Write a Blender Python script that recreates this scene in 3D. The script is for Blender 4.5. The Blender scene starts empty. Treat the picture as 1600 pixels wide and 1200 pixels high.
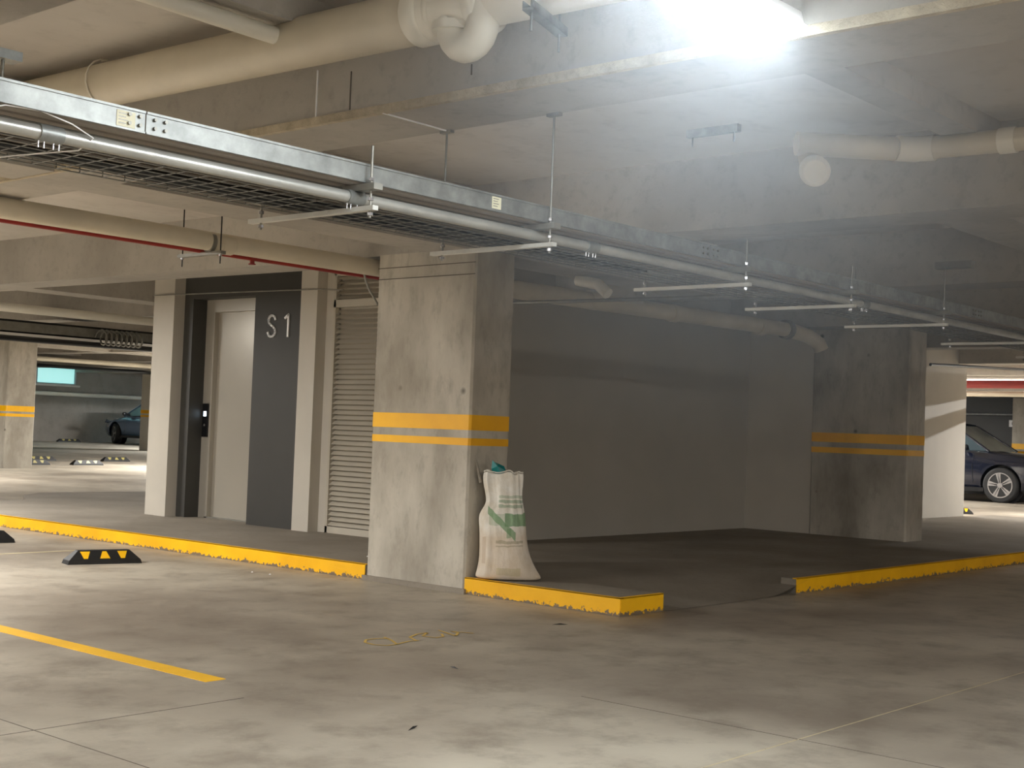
import bpy, math, random
from mathutils import Matrix, Vector, noise
random.seed(7)
scn = bpy.context.scene
COL = scn.collection

# ------------------------------------------------------------------ camera
cam_data = bpy.data.cameras.new('camera')
cam = bpy.data.objects.new('camera', cam_data)
COL.objects.link(cam)
cam_data.sensor_width = 36.0
cam_data.lens = 2119.59 * 36.0 / 1600.0
cam_data.clip_start = 0.05
cam_data.clip_end = 200.0
R_ = Vector((0.65323645, -0.75623888, 0.03721423))
U_ = Vector((-0.05083921, 0.00523059, 0.99869315))
F_ = Vector((0.75544524, 0.65427471, 0.03502977))
cam.matrix_world = Matrix(((R_.x, U_.x, -F_.x, 0.0), (R_.y, U_.y, -F_.y, 0.0), (R_.z, U_.z, -F_.z, 1.1), (0, 0, 0, 1)))
scn.camera = cam

# ------------------------------------------------------------------ world, exposure
world = bpy.data.worlds.new('daylight')
scn.world = world
world.use_nodes = True
wn = world.node_tree.nodes
wn['Background'].inputs[0].default_value = (0.55, 0.80, 0.95, 1)
wn['Background'].inputs[1].default_value = 5.0
scn.view_settings.view_transform = 'Standard'
scn.view_settings.look = 'None'
scn.view_settings.exposure = 1.2
scn.view_settings.gamma = 1.0
scn.view_settings.use_curve_mapping = False
LAMP_WARM = (1.0, 0.97, 0.93)
LAMP_COOL = (0.92, 0.97, 1.0)
scn.cycles.max_bounces = 12
scn.cycles.diffuse_bounces = 8


def area_light(name, loc, sx, sy, watts, color):
    d = bpy.data.lights.new(name, 'AREA')
    d.shape = 'RECTANGLE'; d.size = sx; d.size_y = sy; d.energy = watts; d.color = color
    o = bpy.data.objects.new(name, d); COL.objects.link(o); o.location = loc
    return o

# (x, y, z, length, along, watts, colour, visible) : tube lamps, some of them unseen and added as fill; built as fixtures further down
LAMPS = [
    (2.93, 2.03, 2.33, 1.25, 'x', 26.0, LAMP_COOL),
    (2.60, 9.60, 2.36, 1.25, 'x', 150.0, LAMP_WARM),
    (-1.80, 7.60, 2.36, 1.25, 'x', 190.0, LAMP_WARM),
    (-2.50, 1.00, 2.36, 1.25, 'x', 100.0, LAMP_WARM),
    (-4.50, -5.5, 2.36, 1.25, 'x', 220.0, LAMP_WARM),  # unseen fill, this and the next two, added to lift the alcove side
    (3.00, -7.5, 2.36, 1.25, 'x', 380.0, LAMP_WARM),
    (11.0, -7.5, 2.36, 1.25, 'x', 320.0, LAMP_WARM),
    (5.60, 13.5, 2.38, 1.25, 'x', 70.0, LAMP_WARM),
    (9.00, 21.0, 2.40, 1.25, 'x', 190.0, LAMP_WARM),
    (17.5, 22.5, 2.42, 1.25, 'x', 320.0, LAMP_WARM),
    (26.5, 33.0, 2.45, 1.25, 'x', 650.0, LAMP_COOL),  # added out of sight to brighten the far wall
    (23.5, 5.50, 2.36, 1.25, 'y', 340.0, LAMP_WARM),
    (20.8, 10.8, 2.36, 1.25, 'y', 120.0, LAMP_WARM),
    (26.2, 14.2, 2.36, 1.25, 'y', 260.0, LAMP_WARM),  # hidden lamp added to light the floor by the blue car
]


# ------------------------------------------------------------------ helpers
def lin(c):
    return tuple(((v / 255.0) / 12.92 if v <= 10 else ((v / 255.0 + 0.055) / 1.055) ** 2.4) for v in c) + (1.0,)


class MB:
    def __init__(s):
        s.v = []; s.f = []; s.sm = []

    def add(s, verts, faces, smooth=False):
        n = len(s.v)
        s.v += [tuple(p) for p in verts]
        s.f += [tuple(i + n for i in f) for f in faces]
        s.sm += [smooth] * len(faces)
        return s

    def box(s, x0, x1, y0, y1, z0, z1):
        return s.add([(x0, y0, z0), (x1, y0, z0), (x1, y1, z0), (x0, y1, z0), (x0, y0, z1), (x1, y0, z1), (x1, y1, z1), (x0, y1, z1)],
                     [(0, 3, 2, 1), (4, 5, 6, 7), (0, 1, 5, 4), (1, 2, 6, 5), (2, 3, 7, 6), (3, 0, 4, 7)])

    def bevbox(s, x0, x1, y0, y1, z0, z1, b):
        """box with bevelled vertical edges"""
        pts = [(x0 + b, y0), (x1 - b, y0), (x1, y0 + b), (x1, y1 - b), (x1 - b, y1), (x0 + b, y1), (x0, y1 - b), (x0, y0 + b)]
        n = 8
        vs = [(x, y, z0) for x, y in pts] + [(x, y, z1) for x, y in pts]
        fs = [(i, (i + 1) % n, n + (i + 1) % n, n + i) for i in range(n)] + [tuple(range(n - 1, -1, -1)), tuple(range(n, 2 * n))]
        return s.add(vs, fs)

    def prism(s, poly, axis, a, b):
        """poly: 2D points in the plane across the axis; extruded from a to b"""
        n = len(poly)
        def p(u, w, t):
            return {'x': (t, u, w), 'y': (u, t, w), 'z': (u, w, t)}[axis]
        vs = [p(u, w, a) for u, w in poly] + [p(u, w, b) for u, w in poly]
        fs = [(i, (i + 1) % n, n + (i + 1) % n, n + i) for i in range(n)] + [tuple(range(n - 1, -1, -1)), tuple(range(n, 2 * n))]
        return s.add(vs, fs)

    def tube(s, pts, r, n=10, caps=True, smooth=True):
        pts = [Vector(p) for p in pts]
        rs = r if isinstance(r, (list, tuple)) else [r] * len(pts)
        rings = []
        prev = None
        for i, p in enumerate(pts):
            if i == 0: t = pts[1] - pts[0]
            elif i == len(pts) - 1: t = pts[-1] - pts[-2]
            else: t = (pts[i + 1] - pts[i]).normalized() + (pts[i] - pts[i - 1]).normalized()
            t.normalize()
            if prev is None:
                a = Vector((0, 0, 1)) if abs(t.z) < 0.9 else Vector((1, 0, 0))
                u = (a - t * a.dot(t)).normalized()
            else:
                u = (prev - t * prev.dot(t)).normalized()
            prev = u
            w = t.cross(u)
            rings.append([p + (u * math.cos(2 * math.pi * k / n) + w * math.sin(2 * math.pi * k / n)) * rs[i] for k in range(n)])
        vs = [q for ring in rings for q in ring]
        fs = []
        for i in range(len(pts) - 1):
            for k in range(n):
                k2 = (k + 1) % n
                fs.append((i * n + k, i * n + k2, (i + 1) * n + k2, (i + 1) * n + k))
        s.add(vs, fs, smooth)
        if caps:
            s.add(rings[0], [tuple(range(n - 1, -1, -1))]); s.add(rings[-1], [tuple(range(n))])
        return s

    def build(s, name, m, parent=None, loc=None):
        me = bpy.data.meshes.new(name)
        me.from_pydata(s.v, [], s.f)
        me.polygons.foreach_set('use_smooth', s.sm)
        me.materials.append(m)
        me.update()
        o = bpy.data.objects.new(name, me)
        COL.objects.link(o)
        if parent: o.parent = parent
        if loc: o.location = loc
        return o


def tag(o, label=None, cat=None, group=None, kind=None):
    if label: o['label'] = label
    if cat: o['category'] = cat
    if group: o['group'] = group
    if kind: o['kind'] = kind
    return o


def empty(name, loc, label, cat, group=None, rz=0.0):
    o = bpy.data.objects.new(name, None); COL.objects.link(o)
    o.location = loc; o.rotation_euler = (0, 0, rz); o.empty_display_size = 0.1
    return tag(o, label, cat, group)


def copy_tree(o, parent=None):
    c = o.copy(); COL.objects.link(c); c.parent = parent
    for ch in [k for k in bpy.data.objects if k.parent == o]:
        copy_tree(ch, c)
    return c


def struct(name, mb, m, label, cat, parent=None):
    o = mb.build(name, m, parent)
    if parent is None: tag(o, label, cat, kind='structure')
    return o


def local(pts, c):
    return [(p[0] - c[0], p[1] - c[1], p[2] - c[2]) for p in pts]


# ------------------------------------------------------------------ materials
def base_mat(name, rough=0.6, metal=0.0, spec=0.5):
    m = bpy.data.materials.new(name); m.use_nodes = True
    b = m.node_tree.nodes['Principled BSDF']
    b.inputs['Roughness'].default_value = rough
    b.inputs['Metallic'].default_value = metal
    b.inputs['Specular IOR Level'].default_value = spec
    return m, m.node_tree, b


def N(t, kind, **kw):
    n = t.nodes.new(kind)
    for k, v in kw.items(): setattr(n, k, v)
    return n


def noise_node(t, coord, scale, detail=4, rough=0.55, stretch=None):
    n = N(t, 'ShaderNodeTexNoise')
    n.inputs['Scale'].default_value = scale; n.inputs['Detail'].default_value = detail; n.inputs['Roughness'].default_value = rough
    if stretch:
        mp = N(t, 'ShaderNodeMapping'); mp.inputs['Scale'].default_value = stretch
        t.links.new(coord, mp.inputs[0]); t.links.new(mp.outputs[0], n.inputs['Vector'])
    else:
        t.links.new(coord, n.inputs['Vector'])
    return n.outputs[0]


def ramp(t, fac, p0, p1, c0=(0, 0, 0, 1), c1=(1, 1, 1, 1)):
    r = N(t, 'ShaderNodeValToRGB')
    r.color_ramp.elements[0].position = p0; r.color_ramp.elements[0].color = c0
    r.color_ramp.elements[1].position = p1; r.color_ramp.elements[1].color = c1
    t.links.new(fac, r.inputs[0]); return r.outputs[0]


def mix(t, fac, a, b):
    m = N(t, 'ShaderNodeMix', data_type='RGBA')
    if isinstance(fac, float): m.inputs[0].default_value = fac
    else: t.links.new(fac, m.inputs[0])
    for k, v in ((6, a), (7, b)):
        if isinstance(v, tuple): m.inputs[k].default_value = v
        else: t.links.new(v, m.inputs[k])
    return m.outputs[2]


def bump(t, b, h, strength=0.2, dist=0.01):
    n = N(t, 'ShaderNodeBump'); n.inputs['Strength'].default_value = strength; n.inputs['Distance'].default_value = dist
    t.links.new(h, n.inputs['Height']); t.links.new(n.outputs[0], b.inputs['Normal'])


def concrete(name, c0, c1, rough=0.75, scale=1.3, fine=18.0, pits=True, stretch=None, bmp=0.25, spot=None):
    m, t, b = base_mat(name, rough, spec=0.35)
    g = N(t, 'ShaderNodeNewGeometry').outputs['Position']
    a = noise_node(t, g, scale, 6, 0.6, stretch)
    col = mix(t, ramp(t, a, 0.33, 0.68), lin(c0), lin(c1))
    f = noise_node(t, g, fine, 5, 0.7, stretch)
    dark = tuple(v * 0.72 for v in lin(c0)[:3]) + (1,)
    fr = ramp(t, f, 0.52, 0.78)
    mm = N(t, 'ShaderNodeMath', operation='MULTIPLY'); t.links.new(fr, mm.inputs[0]); mm.inputs[1].default_value = 0.55
    col = mix(t, mm.outputs[0], col, dark)
    if pits:
        v = N(t, 'ShaderNodeTexVoronoi'); v.inputs['Scale'].default_value = 3.1; t.links.new(g, v.inputs['Vector'])
        pr = ramp(t, v.outputs['Distance'], 0.03, 0.10, (1, 1, 1, 1), (0, 0, 0, 1))
        col = mix(t, pr, col, tuple(x * 0.45 for x in lin(c0)[:3]) + (1,))
    t.links.new(col, b.inputs['Base Color'])
    bump(t, b, f, bmp, 0.01)
    return m


def plain(name, c, rough=0.5, metal=0.0, var=0.12, scale=3.0, bmp=0.05, spec=0.5, stretch=None):
    m, t, b = base_mat(name, rough, metal, spec)
    g = N(t, 'ShaderNodeNewGeometry').outputs['Position']
    a = noise_node(t, g, scale, 5, 0.6, stretch)
    c = lin(c)
    col = mix(t, ramp(t, a, 0.35, 0.7), tuple(v * (1 - var) for v in c[:3]) + (1,), tuple(min(1, v * (1 + var)) for v in c[:3]) + (1,))
    t.links.new(col, b.inputs['Base Color'])
    if bmp: bump(t, b, noise_node(t, g, scale * 8, 3), bmp, 0.005)
    return m


def emit(name, c, s):
    m = bpy.data.materials.new(name); m.use_nodes = True
    t = m.node_tree
    b = t.nodes['Principled BSDF']
    b.inputs['Base Color'].default_value = (0.9, 0.9, 0.9, 1)
    b.inputs['Emission Color'].default_value = tuple(c) + (1,)
    b.inputs['Emission Strength'].default_value = s
    return m


def chipped(name, c, under, rough=0.5, zc=None, amount=0.6):
    """paint with chips of bare concrete showing through"""
    m, t, b = base_mat(name, rough)
    g = N(t, 'ShaderNodeNewGeometry').outputs['Position']
    a = noise_node(t, g, 2.2, 5, 0.6)
    c = lin(c)
    col = mix(t, ramp(t, a, 0.35, 0.7), tuple(v * 0.86 for v in c[:3]) + (1,), tuple(min(1, v * 1.08) for v in c[:3]) + (1,))
    f = noise_node(t, g, 26.0, 4, 0.7)
    if zc is not None:
        sx = N(t, 'ShaderNodeSeparateXYZ'); t.links.new(g, sx.inputs[0])
        mr = N(t, 'ShaderNodeMapRange'); mr.inputs[1].default_value = zc; mr.inputs[2].default_value = 0.0
        mr.inputs[3].default_value = 0.0; mr.inputs[4].default_value = 0.32
        t.links.new(sx.outputs[2], mr.inputs[0])
        ad = N(t, 'ShaderNodeMath', operation='ADD'); t.links.new(f, ad.inputs[0]); t.links.new(mr.outputs[0], ad.inputs[1]); f2 = ad.outputs[0]
    else: f2 = f
    chip = ramp(t, f2, amount + 0.12, amount + 0.15)
    col = mix(t, chip, col, lin(under))
    t.links.new(col, b.inputs['Base Color'])
    bump(t, b, f, 0.12, 0.004)
    return m


def floor_material():
    m, t, b = base_mat('polished_floor_concrete', 0.4, spec=0.5)
    g = N(t, 'ShaderNodeNewGeometry').outputs['Position']
    a = noise_node(t, g, 0.55, 7, 0.62)
    col = mix(t, ramp(t, a, 0.36, 0.66), lin((138, 128, 115)), lin((182, 174, 158)))
    st = noise_node(t, g, 3.2, 8, 0.7)
    s2 = N(t, 'ShaderNodeMath', operation='MULTIPLY'); t.links.new(ramp(t, st, 0.48, 0.74), s2.inputs[0]); s2.inputs[1].default_value = 0.75
    col = mix(t, s2.outputs[0], col, lin((112, 102, 90)))
    sp = noise_node(t, g, 40, 3, 0.7)
    s3 = N(t, 'ShaderNodeMath', operation='MULTIPLY'); t.links.new(ramp(t, sp, 0.62, 0.8), s3.inputs[0]); s3.inputs[1].default_value = 0.5
    col = mix(t, s3.outputs[0], col, lin((196, 186, 166)))
    t.links.new(col, b.inputs['Base Color'])
    rr = N(t, 'ShaderNodeMapRange'); t.links.new(a, rr.inputs[0]); rr.inputs[3].default_value = 0.32; rr.inputs[4].default_value = 0.62
    t.links.new(rr.outputs[0], b.inputs['Roughness'])
    bump(t, b, noise_node(t, g, 5, 4), 0.08, 0.01)
    return m


M = {}
M['floor'] = floor_material()
M['platform'] = concrete('platform_concrete', (128, 120, 108), (150, 142, 129), 0.8, 1.0, 22, pits=False)
M['column'] = concrete('column_concrete', (150, 143, 130), (196, 190, 177), 0.8, 2.2, 12, pits=True, stretch=(1, 1, 0.45))
M['beam'] = concrete('beam_concrete', (160, 155, 147), (182, 177, 168), 0.8, 1.1, 14, pits=False)
M['beam_lip'] = concrete('beam_rough_edge', (168, 156, 134), (205, 194, 170), 0.85, 9.0, 40, pits=False, bmp=0.9)
M['ceiling'] = concrete('ceiling_white_wash', (186, 180, 172), (202, 197, 189), 0.85, 0.8, 6, pits=False, bmp=0.1)
M['grey_paint'] = plain('dark_grey_wall_paint', (64, 63, 60), 0.55, var=0.06, scale=2)
M['white_paint'] = plain('white_wall_paint', (196, 190, 178), 0.6, var=0.05, scale=1.5)
M['alcove_paint'] = plain('alcove_wall_paint', (176, 172, 162), 0.65, var=0.05, scale=1.2)
M['far_concrete'] = concrete('far_wall_concrete', (128, 120, 110), (150, 142, 132), 0.8, 0.7, 4, pits=False)
M['galv'] = plain('galvanised_steel', (146, 148, 145), 0.45, 0.55, var=0.22, scale=14)
M['galv_dull'] = plain('dull_galvanised_steel', (150, 148, 140), 0.5, 0.6, var=0.15, scale=8)
M['tray_under'] = plain('tray_underside_steel', (150, 142, 132), 0.6, 0.3, var=0.08, scale=3)
M['dark_line'] = plain('dark_joint', (96, 88, 78), 0.9, var=0.1)
M['lit_zinc'] = plain('zinc_channel_lit', (214, 214, 208), 0.4, 0.3, var=0.08, scale=8)  # lighter zinc: strong light on the lower bars put into the colour
M['conduit'] = plain('bright_galvanised_conduit', (188, 188, 182), 0.34, 0.55, var=0.16, scale=16, stretch=(.4, 1, 1))
M['wire'] = plain('zinc_wire', (135, 135, 131), 0.45, 0.7, var=0.1)
M['pvc'] = plain('beige_plastic_pipe', (205, 196, 176), 0.42, var=0.08, scale=2.5)
M['pvc_white'] = plain('pale_plastic_fitting', (226, 221, 207), 0.35, var=0.04, scale=3)
M['red'] = plain('red_pipe_paint', (140, 30, 22), 0.45, var=0.1)
M['yellow'] = chipped('yellow_stripe_paint', (255, 186, 8), (160, 150, 130), 0.5, None, 0.74)
M['curb_yellow'] = chipped('yellow_curb_paint', (255, 188, 10), (120, 104, 84), 0.45, 0.05, 0.60)
M['line_yellow'] = chipped('worn_yellow_line_paint', (248, 192, 40), (168, 152, 126), 0.5, None, 0.56)
M['letter_yellow'] = chipped('faded_letter_paint', (214, 178, 84), (150, 140, 122), 0.5, None, 0.54)
M['line_pale'] = chipped('faded_pale_line_paint', (196, 184, 150), (160, 148, 128), 0.5, None, 0.5)
M['rubber'] = plain('black_rubber', (26, 26, 26), 0.6, var=0.2, scale=10)
M['reflector'] = plain('yellow_reflective_film', (255, 196, 30), 0.35, var=0.05)
M['reflector_dull'] = plain('dulled_reflective_film', (150, 140, 80), 0.4, var=0.05)
M['lift_steel'] = plain('lift_door_enamel', (176, 170, 158), 0.28, 0.25, var=0.03, scale=1, bmp=0.0)
M['black'] = plain('black_plastic', (18, 19, 22), 0.3, var=0.1)
M['sign_white'] = plain('white_sign_letter', (250, 250, 250), 0.4, var=0.02)
M['louver'] = plain('louver_enamel', (192, 185, 170), 0.45, var=0.04, scale=2)
M['sticker'] = plain('paper_sticker', (222, 218, 190), 0.5, var=0.05, scale=40)
M['teal'] = plain('teal_plastic_film', (20, 120, 120), 0.3, var=0.2, scale=20)
M['glass'] = plain('car_window_glass', (60, 72, 78), 0.06, var=0.05, bmp=0)
M['windscreen'] = plain('windscreen_glass', (128, 134, 130), 0.08, var=0.1, bmp=0)  # lighter than the side glass, a reflection put into the colour
M['chrome'] = plain('polished_alloy', (205, 205, 208), 0.25, 0.9, var=0.05)
M['tyre'] = plain('tyre_rubber', (20, 20, 21), 0.7, var=0.1)
M['window_glass'] = emit('daylit_window_glass', (0.22, 0.60, 0.58), 0.45)
M['lamp_glow_cool'] = emit('lamp_diffuser_cool', (0.85, 0.95, 1.0), 12.0)
M['lamp_glow_warm'] = emit('lamp_diffuser_warm', (1.0, 0.93, 0.80), 4.0)
M['alu'] = plain('window_aluminium', (150, 155, 155), 0.4, 0.5, var=0.05)


def offc(y):
    return min(max((y - 8.5) * 0.0075, 0.0), 0.24)


def offf(y):
    return min(max((y - 13.0) * 0.0075, 0.0), 0.20)


# ------------------------------------------------------------------ floor, ceiling, shell
XMIN, XMAX, YMIN, YMAX = -9.0, 46.0, -12.0, 41.8
mb = MB()
ys = [YMIN, 13.0, 39.7, YMAX + 0.3]
vs = []
for y in ys: vs += [(XMIN - 0.3, y, offf(y)), (XMAX + 0.3, y, offf(y)), (XMIN - 0.3, y, -0.3), (XMAX + 0.3, y, -0.3)]
fs = []
for i in range(3):
    a = i * 4; b = a + 4
    fs += [(a, a + 1, b + 1, b), (a + 2, b + 2, b + 3, a + 3)]
fs += [(0, 2, 3, 1), (12, 13, 15, 14)]
struct('floor', mb.add(vs, fs), M['floor'], 'worn beige polished concrete garage floor', 'floor')
mb = MB(); vs = []
ys = [YMIN, 8.5, 40.5, YMAX + 0.3]
for y in ys: vs += [(XMIN - 0.3, y, 2.76 + offc(y)), (XMAX + 0.3, y, 2.76 + offc(y)), (XMIN - 0.3, y, 3.2), (XMAX + 0.3, y, 3.2)]
struct('ceiling', MB().add(vs, fs), M['ceiling'], 'whitewashed concrete ceiling slab between the beams', 'ceiling')

# outer walls (the far one holds the window)
W0, W1, WZ0, WZ1 = 20.2, 25.4, 2.12, 2.74
mb = MB()
mb.box(XMIN, W0, YMAX, YMAX + 0.25, -0.2, 3.1).box(W1, XMAX, YMAX, YMAX + 0.25, -0.2, 3.1)
mb.box(W0, W1, YMAX, YMAX + 0.25, -0.2, WZ0).box(W0, W1, YMAX, YMAX + 0.25, WZ1, 3.1)
struct('wall_far', mb, M['far_concrete'], 'grey concrete wall at the far end behind the left car', 'wall')
struct('wall_right', MB().box(XMAX, XMAX + 0.25, YMIN, 15.0, -0.2, 3.1).box(XMAX, XMAX + .25, 38, YMAX, -.2, 3.1).box(XMAX, XMAX + .25, 15, 38, -.2, .8), M['far_concrete'], 'grey concrete wall at the far right end', 'wall')
struct('wall_near', MB().box(XMIN, XMAX, YMIN - 0.25, YMIN, -0.2, 3.1), M['far_concrete'], 'concrete wall behind the viewer', 'wall')
struct('wall_left', MB().box(XMIN - 0.25, XMIN, YMIN, YMAX, -0.2, 3.1), M['far_concrete'], 'concrete wall on the near left side', 'wall')
w = empty('window_1', (22.4, YMAX, WZ0), 'cyan daylit strip window high in the far concrete wall', 'window'); w['kind'] = 'structure'
fr = MB()
for a, b in ((W0, W0 + .05), (W1 - .05, W1), (22.3, 22.36), (23.9, 23.95)): fr.box(a - 22.4, b - 22.4, -0.02, 0.06, 0, WZ1 - WZ0)
fr.box(W0 - 22.4, W1 - 22.4, -0.02, .06, 0, .05).box(W0 - 22.4, W1 - 22.4, -0.02, .06, WZ1 - WZ0 - .05, WZ1 - WZ0)
fr.build('window_frame', M['alu'], w)
MB().box(W0 + .03 - 22.4, W1 - .03 - 22.4, 0.03, 0.04, .03, WZ1 - WZ0 - .03).build('window_pane', M['window_glass'], w)
MB().box(W0 - 22.5, W1 - 22.3, -0.12, 0.0, -0.06, 0.0).build('window_sill', M['white_paint'], w)


def beam_y(x0, x1, zb, label, y0=YMIN, y1=YMAX, lip=False):
    """a ceiling beam running away to the far left"""
    e = MB()
    yy = [y0] + [y for y in (8.5, 40.5) if y0 < y < y1] + [y1]
    vs = []
    for y in yy: vs += [(x0, y, zb + offc(y)), (x1, y, zb + offc(y)), (x1, y, 2.80 + offc(y)), (x0, y, 2.80 + offc(y))]
    fs = []
    for i in range(len(yy) - 1):
        a = 4 * i; b = a + 4
        for k in range(4): fs.append((a + k, b + k, b + (k + 1) % 4, a + (k + 1) % 4))
    n = 4 * (len(yy) - 1)
    fs += [(0, 1, 2, 3), (n + 3, n + 2, n + 1, n)]
    e.add(vs, fs)
    o = struct('ceiling_beam', e, M['beam'], label, 'beam')
    if lip:
        l = MB(); l.box(x0 - 0.006, x0 + 0.02, y0, 8.4, zb - 0.003, zb + 0.030)
        struct('rough_edge', l, M['beam_lip'], None, None, o)
    return o


def beam_x(y0, y1, x0, x1, zb, label):
    z = offc((y0 + y1) / 2)
    return struct('cross_beam', MB().box(x0, x1, y0, y1, zb + z, 2.80 + z), M['beam'], label, 'beam')


beam_y(0.15, 0.53, 2.33, 'concrete ceiling beam directly overhead of the viewer')
beam_y(2.055, 2.19, 2.36, 'narrow concrete ceiling beam in the top left corner of the view')
b1 = beam_y(3.63, 4.01, 2.33, 'wide concrete ceiling beam with rough lower edge behind the bright tube lamp', lip=True)
MB().box(3.625, 3.632, 4.259, 4.264, 2.335, 2.555).build('form_tie', M['sign_white'], b1)
MB().box(3.627, 3.632, 4.055, 4.060, 2.365, 2.52).build('form_tie', M['dark_line'], b1)
MB().box(3.627, 3.632, 3.395, 3.400, 2.41, 2.45).build('form_tie', M['dark_line'], b1)
MB().box(3.63, 4.01, 3.862, 3.868, 2.325, 2.332).build('pale_seam', M['sign_white'], b1)
beam_y(6.735, 7.11, 2.33, 'concrete ceiling beam resting on the column with the sack beside it')
for i, x in enumerate((9.84, 12.94, 16.04, 19.14, 22.24, 25.34, 28.44, 31.54)):
    y0, y1 = YMIN, YMAX
    nm = ['first', 'second', 'third', 'fourth', 'fifth', 'sixth', 'seventh', 'eighth'][i]
    beam_y(x, x + 0.38, 2.33, nm + ' concrete ceiling beam behind the beam over the striped column', y0, y1)
XB = [(-9, .15), (.53, 2.055), (2.19, 3.63), (4.01, 6.735), (7.11, 9.84)]
for x0, x1 in XB[2:]:
    beam_x(6.26, 6.67, x0, x1, 2.33, {2.19: 'cross beam behind the thick beige overhead pipe', 4.01: 'cross beam meeting the top of the striped column', 7.11: 'cross beam in the dim alcove behind the striped column'}[x0])
beam_x(2.72, 3.11, 7.11, 9.84, 2.33, 'cross beam running back at the right edge of the view')
for y in (12.6, 18.85, 25.1, 31.3, 36.0):
    beam_x(y, y + .4, 7.11, 33, 2.33 if y < 30 else 2.47, 'cross beam over the far bays, %s from the lift' % {12.6: 'first', 18.85: 'second', 25.1: 'third', 31.3: 'fourth', 36.0: 'fifth'}[y])
for (x0, x1, y0, y1, lb) in ((2.19, 3.63, 4.07, 4.23, 'shallow ceiling rib above the thick beige pipe'), (4.01, 6.735, 2.63, 2.81, 'shallow ceiling rib above the bent pale pipe')):
    struct('ceiling_rib', MB().box(x0, x1, y0, y1, 2.65, 2.80), M['beam'], lb, 'beam')

# ------------------------------------------------------------------ raised platform and ramp
PX = 6.75
pl = MB()
pl.prism([(PX, 4.90), (7.19, 4.90), (7.19, 5.75), (9.20, 5.75), (9.20, 4.90), (20.3, 4.90), (20.3, 7.9), (19.45, 8.0), (19.45, 12.2), (18, 15.7), (9.1, 15.7), (8.6, 15.2), (8.25, 14.5), (7.8, 14.3), (PX, 14.3)], 'z', -0.05, 0.11)
struct('raised_floor', pl, M['platform'], 'raised grey concrete platform around the lift and alcove', 'platform')
rg = MB(); RN = 14
for i in range(RN + 1):
    for j in range(RN + 1):
        x = 7.19 + (9.20 - 7.19) * i / RN; y = 4.87 + (5.75 - 4.87) * j / RN
        h = max((y - 4.87) / .88, (x - 8.45) / .75 if x > 8.45 else 0); h = min(h, 1); h = h * h * (3 - 2 * h)
        rg.v.append((x, y, .002 + .108 * h))
rg.f = [(i * (RN + 1) + j, (i + 1) * (RN + 1) + j, (i + 1) * (RN + 1) + j + 1, i * (RN + 1) + j + 1) for i in range(RN) for j in range(RN)]; rg.sm = [True] * len(rg.f)
struct('ramp', rg, M['platform'], 'sloping concrete ramp between the two yellow curbs', 'ramp')


def curb(name, x0, x1, y0, y1, face, label, trims=()):
    e = empty(name, ((x0 + x1) / 2, (y0 + y1) / 2, 0), label, 'curb', 'yellow painted curbs')
    cx, cy = (x0 + x1) / 2, (y0 + y1) / 2
    MB().box(x0 - cx, x1 - cx, y0 - cy, y1 - cy, 0, 0.108).build('curb_core', M['platform'], e)
    p = MB()
    for f in face:
        # the painted skins, chopped in lengths so that the lower edge wavers
        if f == 'x':
            n = int((y1 - y0) / 0.09)
            for i in range(n):
                a = y0 + (y1 - y0) * i / n; b = y0 + (y1 - y0) * (i + 1) / n
                p.box(x0 - cx - .004, x0 - cx + 0.002, a - cy, b - cy, random.uniform(0.0, 0.006), 0.111)
            p.box(x0 - cx - .004, x0 - cx + 0.028, y0 - cy - .004, y1 - cy, 0.106, 0.1125)
        if f == 'y':
            n = int((x1 - x0) / 0.09)
            for i in range(n):
                a = x0 + (x1 - x0) * i / n; b = x0 + (x1 - x0) * (i + 1) / n
                p.box(a - cx, b - cx, y0 - cy - .004, y0 - cy + 0.002, random.uniform(0.0, 0.006), 0.111)
            p.box(x0 - cx - .004, x1 - cx, y0 - cy - .004, y0 - cy + 0.028, 0.1065, 0.113)
    p.build('yellow_paint', M['curb_yellow'], e)
    return e


curb('curb', 6.735, 6.86, 7.16, 14.3, 'x', 'long yellow curb running from the striped column past the lift')
curb('curb', 6.735, 7.19, 4.895, 4.99, 'yx', 'short yellow curb return beside the ramp')
curb('curb', 6.735, 6.86, 4.99, 6.185, 'x', 'yellow curb under the white sack')
curb('curb', 8.86, 17.0, 4.875, 5.0, 'y', 'dim yellow curb on the right behind the ramp')

# ------------------------------------------------------------------ floor joints and markings
jt = MB()
J = 0.004
for (x0, y0, x1, y1) in ((2.54, 2.8, 2.54, 5.2), (4.56, 1.6, 4.56, 3.5), (2.2, 4.34, 3.45, 4.34)):
    if x0 == x1: jt.box(x0 - J / 2, x0 + J / 2, y0, y1, -0.002, 0.0008)
    else: jt.box(x0, x1, y0 - J / 2, y0 + J / 2, -0.002, 0.0008)
tag(MB().box(3.6, 7.2, 2.478, 2.483, -.002, .001).build('floor_seam', M['line_pale']), 'long pale seam across the floor at the lower right', 'joint', kind='structure')
jo = jt.build('floor_joint', M['dark_line']); tag(jo, 'thin dark saw-cut joints across the near floor', 'joint', kind='structure')
l = MB().box(3.53, 3.635, 4.70, 9.0, 0.0, 0.0025)
tag(l.build('parking_line', M['line_yellow']), 'yellow parking bay line on the floor at lower left', 'marking')
l = MB().box(3.6, 6.2, 9.88, 9.925, 0.0, 0.0025)
tag(l.build('parking_line', M['line_pale']), 'thin faded pale line running up to the nearest wheel stop', 'marking')

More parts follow.
